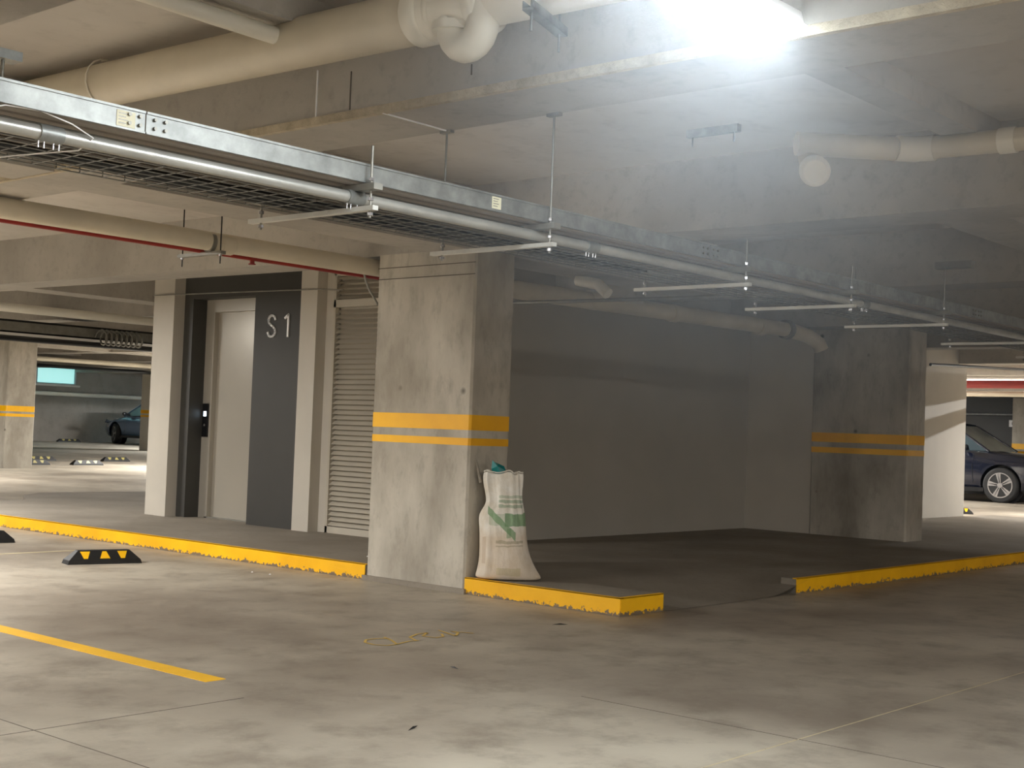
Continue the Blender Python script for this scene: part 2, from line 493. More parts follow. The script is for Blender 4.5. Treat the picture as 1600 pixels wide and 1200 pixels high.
strokes = [[(4.981, 5.094), (4.932, 5.129), (4.854, 5.133), (4.792, 5.076), (4.776, 4.988), (4.815, 4.935), (4.883, 4.936), (4.948, 5.04), (4.989, 5.141)],
           [(4.883, 4.936), (5.009, 4.971), (5.065, 4.957)],
           [(5.051, 4.967), (5.1, 5.062), (5.212, 5.117), (5.29, 5.117), (5.187, 5.054), (5.195, 4.968), (5.264, 4.973), (5.32, 5.041)],
           [(5.406, 5.147), (5.365, 5.036), (5.334, 4.95), (5.428, 5.02), (5.427, 5.076), (5.469, 4.991), (5.481, 4.955)]]
ft = empty('floor_lettering', (5.1, 5.05, 0), 'faint hand-painted yellow characters on the open floor', 'marking')
for s in strokes:
    g = MB()
    for (a, b) in zip(s[:-1], s[1:]):
        d = Vector((b[0] - a[0], b[1] - a[1])); L = d.length; d /= L; n = Vector((-d.y, d.x)) * 0.007
        g.add([(a[0] - 5.1 + n.x, a[1] - 5.05 + n.y, .002), (a[0] - 5.1 - n.x, a[1] - 5.05 - n.y, .002), (b[0] - 5.1 - n.x, b[1] - 5.05 - n.y, .002), (b[0] - 5.1 + n.x, b[1] - 5.05 + n.y, .002)], [(0, 1, 2, 3)])
    g.build('painted_character', M['letter_yellow'], ft)

# ------------------------------------------------------------------ columns
def stripes(e, x0, x1, y0, y1, bands, m, z=0):
    for (a, b) in bands:
        t = 0.0025
        q = MB().bevbox(x0 - t, x1 + t, y0 - t, y1 + t, a - z, b - z, 0.014)
        q.build('yellow_stripe', m, e)


def column(x0, x1, y0, y1, z0, z1, bands, label, m=None):
    cx, cy = (x0 + x1) / 2, (y0 + y1) / 2
    e = empty('concrete_column', (cx, cy, z0), label, 'column', 'square concrete columns with yellow stripes')
    MB().bevbox(x0 - cx, x1 - cx, y0 - cy, y1 - cy, 0, z1 - z0, 0.015).build('shaft', m or M['column'], e)
    stripes(e, x0 - cx, x1 - cx, y0 - cy, y1 - cy, bands, M['yellow'], z0)
    return e


c1 = column(6.732, 7.14, 6.19, 7.15, 0.0, 2.335, [(1.099, 1.203), (0.995, 1.045)], 'big light concrete column with bright yellow stripes beside the white sack')
MB().box(-.225, .21, -.5, .5, 0, .035).build('footing', M['platform'], c1)
g = MB()
for z in (2.235, 2.155): g.box(-.2055, -.203, -.475, .475, z, z + .006)
g.build('form_joint', M['dark_line'], c1)
column(13.35, 13.76, 6.10, 7.215, 0.11, 2.335, [(1.115, 1.215), (1.00, 1.06)], 'shaded concrete column with dull yellow stripes at the right end of the alcove')
column(12.85, 13.42, 23.45, 24.4, 0.07, 2.46, [(1.13, 1.235), (1.035, 1.09)], 'concrete column with yellow stripes at the far left edge of the view')
column(22.80, 23.5, 33.3, 34.0, 0.15, 2.52, [(1.23, 1.33), (1.13, 1.18)], 'pale distant column partly hiding the parked car on the left', M['white_paint'])
column(31.9, 32.6, 11.1, 12.0, 0.0, 2.335, [(1.13, 1.26), (1.03, 1.08)], 'distant column with a yellow stripe behind the dark blue car')
c = empty('wall_sign', (32.55, 12.16, 1.66), 'small white sign beside the distant column over the blue car', 'sign')
MB().box(-.02, .04, -.15, .15, 0, .16).build('sign_plate', M['sign_white'], c)
MB().box(-.026, -.018, .03, .08, .05, .11).build('sign_mark', M['black'], c)

# ------------------------------------------------------------------ lift block and alcove walls
struct('wall_lift', MB().box(8.28, 8.62, 9.72, 9.775, .11, 2.8).box(8.28, 8.9, 9.775, 10.50, .11, 2.8).box(8.28, 8.9, 11.50, 11.66, .11, 2.8).box(8.28, 8.9, 10.50, 11.50, 2.33, 2.8)
       .box(8.9, 8.98, 9.4, 12.0, .11, 2.8), M['grey_paint'], 'dark grey painted wall around the lift door', 'wall')
struct('wall_trim_right', MB().box(8.245, 8.37, 9.555, 9.785, .11, 2.8), M['white_paint'], 'white pilaster between the dark lift wall and the louvered door', 'pilaster')
struct('wall_trim_left', MB().box(8.15, 8.9, 11.645, 11.835, .11, 2.8).box(8.165, 8.9, 11.85, 12.02, .11, 2.8).box(8.18, 8.9, 11.83, 11.86, .11, 2.8), M['white_paint'], 'white corner pilaster left of the lift', 'pilaster')
struct('wall_louver', MB().box(8.365, 8.9, 8.03, 8.75, .11, 2.8).box(8.365, 8.9, 9.46, 9.56, .11, 2.8).box(8.365, 8.9, 8.7, 9.5, 2.52, 2.8).box(8.6, 8.7, 8.7, 9.5, .11, 2.55), M['white_paint'], 'white wall holding the louvered service door', 'wall')
struct('wall_alcove', MB().box(8.9, 13.5, 8.03, 8.25, .11, 2.8), M['alcove_paint'], 'plain dim back wall of the alcove', 'wall')
struct('wall_alcove_end', MB().box(13.37, 13.76, 7.20, 8.25, .11, 2.8), M['white_paint'], 'white end wall of the alcove beside the shaded column', 'wall')
struct('wall_right_block', MB().box(13.76, 19.45, 8.0, 8.25, .11, 2.8).box(19.2, 19.45, 8.25, 12.2, .11, 2.8), M['white_paint'], 'white wall to the right of the shaded column', 'wall')
struct('wall_lift_side', MB().box(8.9, 19.2, 12.0, 12.2, .0, 2.85), M['white_paint'], 'far side wall of the lift block', 'wall')

d = empty('door_1', (8.45, 10.95, .11), 'pale steel lift door in the dark grey wall', 'lift door'); d['kind'] = 'structure'
f = MB().box(0, .12, .41, .55, 0, 2.095).box(0, .12, -.47, .55, 2.095, 2.22).box(0, .12, -.47, -.42, 0, 2.095)
f.build('door_frame', M['lift_steel'], d)
MB().box(.045, .075, -.42, .0, 0.012, 2.095).box(.055, .085, .0, .41, .012, 2.095).build('door_leaf', M['lift_steel'], d)
MB().box(.0, .12, -.45, .45, 0, .012).build('door_sill', M['galv_dull'], d)
pn = empty('call_panel', (8.447, 11.435, .93), 'black lift call panel with a lit display left of the lift door', 'call panel')
MB().box(-.012, .003, -.045, .045, -.0, .34).build('panel_plate', M['black'], pn)
MB().box(-.0145, -.0115, -.02, .022, .21, .26).build('display', emit('panel_display', (.6, .8, 1), 2.5), pn)
b_ = MB()
b_.tube([(-.012, 0, .12), (-.017, 0, .12)], .014, 12)
b_.build('call_button', M['chrome'], pn)

# S1 sign
def stroke_sign(name, pts, w, parent, x=0.0):
    g = MB()
    for k in range(len(pts) - 1):
        a = Vector(pts[k]); b = Vector(pts[k + 1]); dd = (b - a).normalized(); n = Vector((-dd.y, dd.x)) * w / 2; ext = dd * w * .3
        a -= ext; b += ext
        q = [a + n, a - n, b - n, b + n]
        vs = [(x - .012, p[0], p[1]) for p in q] + [(x, p[0], p[1]) for p in q]
        g.add(vs, [(0, 1, 2, 3), (7, 6, 5, 4), (0, 4, 5, 1), (1, 5, 6, 2), (2, 6, 7, 3), (3, 7, 4, 0)])
    return g.build(name, M['sign_white'], parent)


sg = empty('level_sign', (8.279, 10.12, 1.92), 'white raised letters S1 on the dark grey wall right of the lift door', 'sign')
S = [(.05, .166), (.040, .188), (.014, .203), (-.014, .203), (-.038, .190), (-.050, .165), (-.044, .138), (-.020, .118), (.020, .096), (.046, .074), (.054, .046), (.043, .019), (.016, .003), (-.014, .002), (-.040, .013), (-.055, .040)]
S = [(.11 - u, z) for u, z in S]
stroke_sign('letter', S, .02, sg)
stroke_sign('letter', [(-.085, .175), (-.132, .205), (-.132, 0)], .021, sg)

# louvered service door
ld = empty('door_2', (8.40, 9.105, .11), 'pale louvered service door between the lift wall and the striped column', 'louvered door'); ld['kind'] = 'structure'
f = MB()
f.box(-.035, .01, .325, .355, 0, 2.4).box(-.035, .01, -.355, -.325, 0, 2.4).box(-.035, .01, -.355, .355, 0, .06).box(-.035, .01, -.355, .355, 2.075, 2.145).box(-.035, .01, -.355, .355, 2.37, 2.41)
f.build('door_frame', M['louver'], ld)
MB().box(.03, .035, -.33, .33, .05, 2.38).build('back_panel', M['louver'], ld)
sl = MB(); sl.prism([(-.030, -.018), (-.026, -.018), (.018, .016), (.014, .018)], 'y', -.325, .325)
first = None
zz = .085; zl = []
while zz < 2.06: zl.append(zz); zz += .0465
zl += [2.17, 2.2165, 2.263, 2.31, 2.352]
for z in zl:
    if first is None:
        first = sl.build('slat', M['louver'], ld); first.location = (0, 0, z)
    else:
        o = first.copy(); COL.objects.link(o); o.parent = ld; o.location = (0, 0, z)

# ------------------------------------------------------------------ lamps
def lamp(i, x, y, z, L, ax, watts, c):
    labels = ['bright tube lamp hanging under the ceiling beside the thick pipe', 'tube lamp between the narrow and the wide beam, in front of the lift', 'tube lamp over the empty bays facing the lift',
              'tube lamp over the floor on the near side of the beams', 'added fill lamp in the near corner behind the viewer', 'added fill lamp behind the viewer, facing the striped column', 'added fill lamp behind the viewer, facing the alcove',
              'tube lamp over the end of the long yellow curb', 'tube lamp just beyond the coiled hose', 'tube lamp over the far bays with the wheel stops', 'added lamp brightening the far wall near the slate blue car, hidden by the lift block',
              'tube lamp over the lane before the dark blue car', 'tube lamp hidden behind the white wall end', 'added lamp out of sight behind the white wall, lighting the floor near the dark blue car']
    e = empty('tube_lamp', (x, y, z), labels[i], 'lamp', 'ceiling tube lamps')
    if ax == 'y': e.rotation_euler.z = math.pi / 2
    MB().prism([(-.05, .0), (.05, 0), (.035, .05), (-.035, .05)], 'x', -L / 2, L / 2).build('housing', M['sign_white'], e)
    MB().prism([(-.062, 0), (-.055, -.022), (-.025, -.032), (.025, -.032), (.055, -.022), (.062, 0)], 'x', -L / 2 + .01, L / 2 - .01).build('diffuser', M['lamp_glow_cool'] if i == 0 else M['lamp_glow_warm'], e)
    for s in (-1, 1):
        MB().tube([(s * L * .35, 0, .05), (s * L * .35, 0, 2.76 + offc(y) - z)], .003, 6).build('hanging_rod', M['galv_dull'], e)
    a = area_light('tube_light', (0, 0, -.036), L * .95, .1, watts, c); a.parent = e
    return e


for i, a in enumerate(LAMPS): lamp(i, *a)

# ------------------------------------------------------------------ overhead cable tray, basket, conduit, hangers
TX0, TX1 = -1.8, 14.2
tr = empty('cable_tray', (0, 3.3, 1.91), 'long galvanised cable tray with ribbed underside crossing the whole view', 'cable tray')
seg = []
xs = [-1.8, 2.2, 5.16, 8.2, 11.2, 14.2]
for a, b in zip(xs[:-1], xs[1:]):
    q = MB()
    q.box(a + .002, b - .002, .022, .026, 0.0, .058)
    q.box(a + .002, b - .002, .018, .036, .055, .062)
    q.box(a + .002, b - .002, .018, .03, -.002, .003)
    q.build('side_rail', M['galv'], tr)
    q = MB(); q.box(a + .002, b - .002, .53, .534, 0, .058); q.box(a + .002, b - .002, .522, .54, .055, .062); q.build('side_rail', M['galv'], tr)
    pan = MB()
    y = .03
    while y < .47:
        pan.prism([(y + .010, .006), (y + .013, -.006), (y + .052, -.006), (y + .055, .006)], 'x', a, b)
        y += .0625
    pan.box(a, b, .026, .53, .006, .009)
    pan.build('ribbed_pan', M['tray_under'], tr)
    q = MB()
    for dx in (-.055, -.02, .03, .065):
        for dz in (.018, .043): q.tube([(b + dx, .023, dz), (b + dx, .0145, dz)], .0055, 8)
    tag(q.build('rail_bolt', M['galv_dull'], tr), kind='stuff')
for x0, x1, z0, z1 in ((2.105, 2.165, .005, .05), (3.685, 3.735, .008, .052)):
    st = MB().box(x0, x1, .0205, .022, z0, z1).build('sticker', M['sticker'], tr)
    q = MB()
    for k in range(4): q.box(x0 + .006, x0 + .03 + .006 * (k % 2), .0200, .0205, z0 + .008 + k * .009, z0 + .011 + k * .009)
    tag(q.build('sticker_print', M['galv_dull'], st), kind='stuff')

bk = empty('wire_basket_tray', (0, 3.42, 1.848), 'wire mesh basket tray hanging below the galvanised cable tray', 'cable tray')
q = MB()
BW = .335
for k in range(7): q.tube([(-1.5, k * BW / 6, 0), (13.5, k * BW / 6, 0)], .0022, 4, False, False)
for z in (.025, .048):
    q.tube([(-1.5, 0, z), (13.5, 0, z)], .0024, 4, False, False); q.tube([(-1.5, BW, z), (13.5, BW, z)], .0024, 4, False, False)
x = -1.5
while x < 13.5:
    q.tube([(x, 0, .05), (x, 0, 0), (x, BW, 0), (x, BW, .05)], .0023, 4, False, False); x += .08
tag(q.build('wire_mesh', M['wire'], bk), kind='stuff')
for k, (yy, rr) in enumerate(((.20, .010), (.235, .009), (.27, .011), (.305, .008))):
    pts = [(x * .6 - 1.5, 3.42 + yy + .008 * math.sin(x * 1.3 + k), 1.866 + .003 * math.sin(x + k)) for x in range(0, 12)]
    tag(MB().tube(pts, rr, 6).build('black_cable', M['black']), ('far thin', 'far thick', 'near thin', 'near thick')[(2, 3, 1, 0)[k]] + ' black cable lying in the wire basket tray', 'cable', 'cables in the basket tray')

cd = empty('steel_conduit', (0, 3.375, 1.862), 'round galvanised conduit running beside the wire basket tray', 'conduit')
MB().tube([(-1.5, 0, 0), (14.0, 0, 0)], .020, 16).build('pipe', M['conduit'], cd)
for x in (1.90, 3.02, 4.32, 6.75, 9.7):
    cc = MB().tube([(x, 0, 0), (x + .07, 0, 0)], .0245, 16).build('coupling', M['galv'], cd)
    q = MB()
    for dx in (.0, .017, .045, .062): q.tube([(x + dx, -.004, -.024), (x + dx, -.004, -.042)], .0028, 6)
    tag(q.build('set_screw', M['chrome'], cc), kind='stuff')

ORD = {3.06: 'left of the striped column, under the small sticker', 4.10: 'directly above the striped column', 5.44: 'right of the striped column with the brightest lower bar',
       6.49: 'in front of the alcove, second from the brightest one', 7.66: 'near the right edge before the shaded column', 9.1: 'right of the shaded column', 10.5: 'at the right edge of the view', 1.95: 'at the left edge of the view'}
for x in (3.06, 4.10, 5.44, 6.49, 7.66, 9.1, 10.5):
    top = 2.33 if 3.63 < x < 4.2 or 6.735 < x < 7.11 else 2.76
    xx = 0
    e = empty('trapeze_hanger', (x, 3.30, 1.84), 'steel trapeze hanger carrying the trays, ' + ORD[x], 'hanger', 'trapeze hangers under the trays')
    if x == 4.10: xx = -.0
    tz = {4.10: 2.33, 7.66: 2.19}.get(x, 2.03) - 1.84
    if x == 4.10: e.location.x = 4.0
    for yy in (0, .57): MB().tube([(xx, yy, -.05), (xx, yy, tz)], .0045, 8).build('threaded_rod', M['galv_dull'], e)
    MB().box(-.02, .02, -.035, .60, .042, .063).build('upper_channel', M['galv_dull'], e)
    MB().box(-.012, .012, -.025, .63, -.026, -.0105).build('lower_channel', M['lit_zinc'], e)
    q = MB()
    for yy in (0, .57):
        for zz in (.012, .078, -.038): q.tube([(0, yy, zz - .005), (0, yy, zz + .005)], .010, 6, smooth=False)
    tag(q.build('nut', M['chrome'], e), kind='stuff')
    if x == 4.10:
        for yy in (0, .57): MB().box(-.012, .012, yy - .03, yy + .03, tz - .012, tz).build('ceiling_bracket', M['galv_dull'], e)

# ------------------------------------------------------------------ plastic pipes
bp = empty('thick_drain_pipe', (3.40, 3.4, 2.58), 'thick beige plastic drain pipe under the ceiling at top left', 'pipe')
PZ = lambda y: (y - 3.4) * .018 - .005
MB().tube([(0, y - 3.4, PZ(y)) for y in (6.3, 5, 4, 3.40)], .098, 28).build('pipe', M['pvc'], bp)
MB().tube([(0, y - 3.4, PZ(y)) for y in (3.40, 3.2, 3.12)], .1, 28).build('branch_fitting', M['pvc_white'], bp)
MB().tube([(0, .06, PZ(3.4)), (0, .05, PZ(3.4)), (0, -.01, PZ(3.4)), (0, -.02, PZ(3.4))], [.099, .108, .108, .101], 28).build('collar', M['pvc_white'], bp)
MB().tube([(0, -.055, PZ(3.4)), (0, -.065, PZ(3.4)), (0, -.08, PZ(3.4))], [.101, .106, .101], 28).build('collar', M['pvc_white'], bp)
MB().tube([(0, -.24, PZ(3)), (0, -.25, PZ(3)), (0, -.29, PZ(3)), (0, -.30, PZ(3))], [.1, .106, .106, .09], 28).build('collar', M['pvc_white'], bp)
MB().tube([(0, -.28, PZ(3)), (0, -1.15, PZ(3) - .02)], .082, 24).build('narrow_pipe', M['pvc_white'], bp)
MB().tube([(0, -.78, PZ(3)), (0, -.79, PZ(3)), (0, -.83, PZ(3)), (0, -.84, PZ(3))], [.083, .09, .09, .083], 24).build('collar', M['pvc_white'], bp)
# down-turned elbow of the branch
el = []; er = []
for k in range(9):
    a = math.radians(k * 20)
    el.append((-.03 + .0 * k, -.19 + .072 * math.cos(a) - .03, -.11 - .08 * math.sin(a) + .03)); er.append(.058)
MB().tube([(-.03, -.148, .0)] + el + [(-.03, -.292, .0)], [.058] * (len(el) + 2), 20).build('elbow', M['pvc_white'], bp)
MB().tube([(-.03, -.148, -.07), (-.03, -.148, -.10)], .073, 20).build('elbow_ring', M['pvc_white'], bp)
MB().tube([(-.02, 2.08, .14)] + [(-.108 * math.sin(math.radians(t)), 2.06, .108 * math.cos(math.radians(t)) + .04) for t in range(0, 181, 20)], .004, 6).build('strap', M['pvc_white'], bp)

sc = empty('slotted_channel_support', (3.404, 2.857, 2.450), 'slotted steel channel holding the thick pipe next to the bright lamp', 'hanger', None, math.radians(18))
MB().box(-.16, .15, -.02, .02, .0, .008).box(-.16, .15, -.02, -.016, 0, .03).box(-.16, .15, .016, .02, 0, .03).build('channel', M['galv'], sc)
for x in (-.13, .12): MB().tube([(x, 0, -.06), (x, 0, 2.76 - 2.455)], .0045, 8).build('threaded_rod', M['galv'], sc)

sp = MB().tube([(2.20, 4.15, 2.615), (3.36, 4.15, 2.60)], .034, 14)
tag(sp.build('small_white_pipe', M['pvc_white']), 'small pale pipe joining the thick beige pipe from above', 'pipe')

dp = empty('drain_pipe', (5, 7.245, 2.255), 'beige drain pipe running from the left edge to the striped column under the beam', 'pipe')
MB().tube([(-7.5, 0, 0.02), (3.28, 0, -0.0)], .062, 24).build('pipe', M['pvc'], dp)
MB().tube([(.40, 0, 0), (.415, 0, 0), (.49, 0, 0), (.5, 0, 0)], [.063, .068, .068, .063], 24).build('coupling', M['pvc'], dp)
MB().tube([(.305, 0, 0), (.335, 0, 0)], .0655, 24).build('clamp', M['galv_dull'], dp)
rp = MB().tube([(-2.5, 7.335, 2.225), (8.27, 7.335, 2.205)], .022, 12)
ro = rp.build('red_sprinkler_pipe', M['red']); tag(ro, 'thin red sprinkler pipe tucked behind the beige drain pipe', 'pipe')
q = MB().tube([(5.74, 7.335, 2.21), (5.74, 7.335, 2.165)], .016, 10).tube([(5.74, 7.335, 2.168), (5.74, 7.335, 2.162)], .025, 10)
q.build('sprinkler_head', M['red'], ro)
dh = empty('drain_pipe_hanger', (5.33, 7.14, 2.17), 'steel trapeze hanger under the beige drain pipe left of the column', 'hanger')
MB().box(-.02, .02, -.03, .44, 0, .022).build('channel', M['galv_dull'], dh)
for yy in (0, .41): MB().tube([(0, yy, -.06), (0, yy, .59)], .0045, 8).build('threaded_rod', M['black'], dh)
q = MB()
for yy in (0, .41): q.tube([(0, yy, -.012), (0, yy, 0)], .011, 6)
tag(q.build('nut', M['chrome'], dh), kind='stuff')
fx = MB().tube([(6.69, 7.25, 2.20), (6.72, 7.26, 2.15), (6.75, 7.26, 2.10), (6.79, 7.25, 2.045), (6.84, 7.25, 1.99), (6.9, 7.25, 1.96), (7.0, 7.2, 1.95)], .008, 8)
tag(fx.build('flexible_conduit', M['galv_dull']), 'short bent grey flexible conduit at the left edge of the striped column', 'conduit')

ap = empty('alcove_drain_pipe', (10, 7.1, 2.25), 'dim grey drain pipe running along the alcove to the shaded column', 'pipe')
MB().tube([(-2.85, 0, -.02), (2.55, 0, 0.02)], .075, 20).build('pipe', M['pvc'], ap)
for x in (-.85, .38, 1.95): MB().tube([(x, 0, 0), (x + .1, 0, 0)], .082, 20).build('coupling', M['pvc'], ap)
MB().tube([(2.5, 0, .02), (2.56, 0, .02), (2.6, 0, .02)], [.1, .105, .08], 20).build('flange', M['galv_dull'], ap)
MB().tube([(2.6, 0, .02), (2.9, -.05, -.02), (3.05, -.1, -.09), (3.08, -.12, -.16)], .078, 20).build('elbow', M['pvc'], ap)
q = MB().tube([(8.3, 6.55, 2.30), (8.3, 6.35, 2.26), (8.3, 6.25, 2.18)], .045, 14)
tag(q.build('pipe_elbow', M['pvc_white']), 'short pale pipe elbow just right of the striped column top', 'pipe')
q = MB().tube([(8.32, 7.3, 2.148), (8.55, 5.0, 2.148)], .014, 8)
tag(q.build('thin_conduit', M['galv_dull']), 'thin conduit crossing the alcove below the beams', 'conduit')

rb = empty('bent_pale_pipe', (6.45, 2.95, 2.60), 'pale plastic pipe with a slight bend and a capped branch at upper right', 'pipe')
MB().tube([(.09, -1.4, -.0), (.03, -.45, 0), (0.0, -.05, 0)], .057, 20).build('pipe', M['pvc'], rb)
MB().tube([(.0, .02, 0), (-.42, .44, .0)], .06, 20).build('bent_section', M['pvc'], rb)
MB().tube([(0.01, -.10, 0), (0, 0, 0), (-.07, .07, 0)], .065, 20).build('coupling', M['pvc_white'], rb)
MB().tube([(.035, -.50, 0), (.03, -.42, 0)], .064, 20).build('coupling', M['pvc_white'], rb)
MB().tube([(-.38, .40, .0), (-.34, .40, -.08), (-.42, .34, -.14), (-.50, .29, -.16)], .06, 20).build('branch', M['pvc'], rb)
MB().tube([(-.47, .31, -.155), (-.55, .26, -.18), (-.56, .255, -.183)], [.075, .075, .055], 24).build('end_cap', M['pvc_white'], rb)

q = empty('ceiling_channel_bracket', (6.1, 3.93, 2.74), 'small steel channel bracket fixed under the ceiling right of centre', 'bracket')
MB().box(-.02, .02, -.16, .16, -.02, .02).build('channel', M['galv'], q)
for yy in (-.13, .13): MB().tube([(0, yy, -.07), (0, yy, .02)], .005, 8).build('rod', M['galv'], q)
q = empty('beam_bracket', (7.66, 3.30, 2.17), 'dark short channel on the hanger rod near the right edge of the view', 'bracket')
MB().box(-.03, .03, -.17, .05, -.02, .02).build('channel', M['galv_dull'], q)
q = empty('channel_bracket', (1.75, 3.98, 2.2), 'short galvanised channel on a rod at the far left above the tray', 'bracket')
MB().box(-.5, .41, -.03, .03, 0, .03).build('channel', M['galv'], q)
MB().tube([(.36, 0, -.28), (.36, 0, .015)], .006, 8).build('rod', M['galv_dull'], q)

fw = MB().tube([(8.135, 12.0, 2.367), (8.135, 10.8, 2.352), (8.235, 9.58, 2.345), (8.34, 9.3, 2.34)], .006, 6)
tag(fw.build('wall_wire', M['galv_dull']), 'thin wire stretched along the top of the lift wall', 'wire')
lw = MB().tube([(1.70, 3.33, 1.875), (1.78, 3.33, 1.905), (1.88, 3.33, 1.91), (1.98, 3.34, 1.895), (2.05, 3.345, 1.87), (2.04, 3.40, 1.84), (1.95, 3.6, 1.83), (1.95, 3.85, 1.84)], .0022, 6)
tag(lw.build('loose_tie_wire', M['sign_white']), 'loose tie wire looped around the conduit at the left edge', 'wire')

# far left overhead services
q = MB().tube([(5, 14.1, 2.27), (20, 14.1, 2.27)], .05, 16)
tag(q.build('far_pale_pipe', M['pvc_white']), 'pale pipe crossing under the ceiling left of the lift', 'pipe')
q = empty('far_cable_tray', (7, 16.2, 2.13), 'dark cable tray with coiled hose beyond the lift at the left', 'cable tray')
MB().box(-2, 12, 0, .6, 0, .02).box(-2, 12, 0, .02, 0, .14).box(-2, 12, .58, .6, 0, .14).build('tray', M['galv_dull'], q)
MB().box(-2, 12, .05, .5, .03, .17).build('cable_bundle', M['black'], q)
cpts = []
for k in range(0, 8 * 12 + 1):
    a = k * math.pi / 6
    cpts.append((3.1 + k * .0065, -.12 + .11 * math.cos(a), .03 + .1 * math.sin(a)))
MB().tube(cpts, .013, 5).build('coiled_hose', M['galv_dull'], q)
for (y, z, r, m, lb) in ((20.3, 2.30, .05, 'black', 'dark pipe under the ceiling beyond the coiled hose'), (26.5, 2.28, .05, 'pvc', 'pale pipe far back under the ceiling on the left'),
                        (33.5, 2.41, .05, 'black', 'dark pipe in front of the daylit far window'), (41.6, 1.80, .07, 'pvc_white', 'white pipe along the far wall under the window')):
    tag(MB().tube([(7 if y < 40 else 18, y, z), (34, y, z)], r, 12).build('far_pipe', M[m]), lb, 'pipe')
# far right overhead services
tag(MB().tube([(21.5, 3, 2.145), (21.5, 13, 2.145)], .065, 14).build('red_fire_main', M['red']), 'red fire main crossing the bay above the blue car', 'pipe')
tag(MB().tube([(21.7, 3, 2.0), (21.7, 13, 2.0)], .045, 14).build('grey_service_pipe', M['pvc']), 'pale service pipe under the red fire main', 'pipe')
tl = empty('long_tube_lamp', (22.0, 7.6, 2.225), 'thin bright tube lamp above the red fire main at the right', 'lamp', 'ceiling tube lamps')
MB().box(-.04, .04, -3.0, 3.0, .02, .05).build('housing', M['sign_white'], tl)
MB().tube([(0, -2.98, 0), (0, 2.98, 0)], .022, 10).build('tube', M['lamp_glow_warm'], tl)
for s in (-2.5, 2.5): MB().tube([(0, s, .05), (0, s, .535)], .004, 6).build('hanging_rod', M['galv_dull'], tl)
tag(MB().tube([(17.6, 7.75, 2.22), (22.2, 7.75, 2.40)], .022, 10).build('dark_branch_pipe', M['black']), 'thin dark pipe under the ceiling right of the white wall', 'pipe')
tag(MB().box(32.6, 32.85, 12.0, 18, 0, 2.85).build('dark_partition', M['grey_paint']), 'dark grey partition wall behind the blue car', 'partition')['kind'] = 'structure'
tag(MB().tube([(32.5, 12.1, 1.95), (32.5, 17, 1.95)], .03, 10).build('partition_pipe', M['galv']), 'steel pipe on the dark partition behind the blue car', 'pipe')

# ------------------------------------------------------------------ wheel stops
def wheel_stop(x, y, z, rz, L, label, dull=False):
    e = empty('wheel_stop', (x, y, z), label, 'wheel stop', 'black rubber wheel stops', rz)
    W, H = .15, .10
    b = MB()
    x0, x1, t = -L / 2, L / 2, .085
    vs = [(x0, -W / 2, 0), (x1, -W / 2, 0), (x1, W / 2, 0), (x0, W / 2, 0),
          (x0 + .01, -W / 2 + .004, .03), (x1 - .01, -W / 2 + .004, .03), (x1 - .01, W / 2 - .004, .03), (x0 + .01, W / 2 - .004, .03),
          (x0 + t, -W / 2 + .045, H), (x1 - t, -W / 2 + .045, H), (x1 - t, W / 2 - .045, H), (x0 + t, W / 2 - .045, H)]
    b.add(vs, [(0, 3, 2, 1), (8, 9, 10, 11)] + [(a + k, a + (k + 1) % 4, a + 4 + (k + 1) % 4, a + 4 + k) for a in (0, 4) for k in range(4)])
    b.build('rubber_block', M['rubber'], e)
    m = M['reflector_dull'] if dull else M['reflector']
    # sloping front face: from (y=-W/2+.004, z=.03) to (y=-W/2+.045, z=H)
    def P(u, v, off=.0015):
        y = -W / 2 + .004 + v * .041; zz = .03 + v * (H - .03)
        return (u, y - off * .86, zz + off * .5)
    for side in (1, -1):
        for k, c in enumerate((-.145, 0.0, .135)):
            c *= L / .56
            wt, wb = (.075, .03) if k != 1 else (.03, .078)
            wt *= L / .56; wb *= L / .56
            q = MB()
            f = [P(c - wb / 2, .15), P(c + wb / 2, .15), P(c + wt / 2, .88), P(c - wt / 2, .88)]
            if side < 0: f = [(p[0], -p[1], p[2]) for p in f][::-1]
            q.add(f, [(0, 1, 2, 3)])
            q.build('reflector_patch', m, e)
    return e


wheel_stop(5.75, 8.98, 0, math.radians(-14), .56, 'nearest wheel stop, black with three yellow patches beside the long curb')
wheel_stop(5.66, 10.85, 0, math.radians(-6), .75, 'wheel stop cut off by the left edge beside the long curb')
wheel_stop(15.41, 24.8, offf(24.8), 0, .70, 'front wheel stop in the middle of the far left bays', True)
wheel_stop(17.21, 26.55, offf(26.5), 0, .68, 'right wheel stop of the far left bays close to the lift corner', True)
wheel_stop(14.22, 24.8, offf(24.8), 0, .66, 'wheel stop just right of the far left column, the nearer one', True)
wheel_stop(15.40, 26.6, offf(26.6), 0, .70, 'wheel stop just right of the far left column, the farther one', True)
wheel_stop(24.75, 41.0, .2, 0, .85, 'wheel stop against the far wall under the window', True)
wheel_stop(23.0, 41.1, .2, 0, .85, 'wheel stop against the far wall next to the far left column', True)
wheel_stop(22.3, 9.25, 0, math.radians(-60), .45, 'small yellow wheel stop by the white wall in front of the blue car')

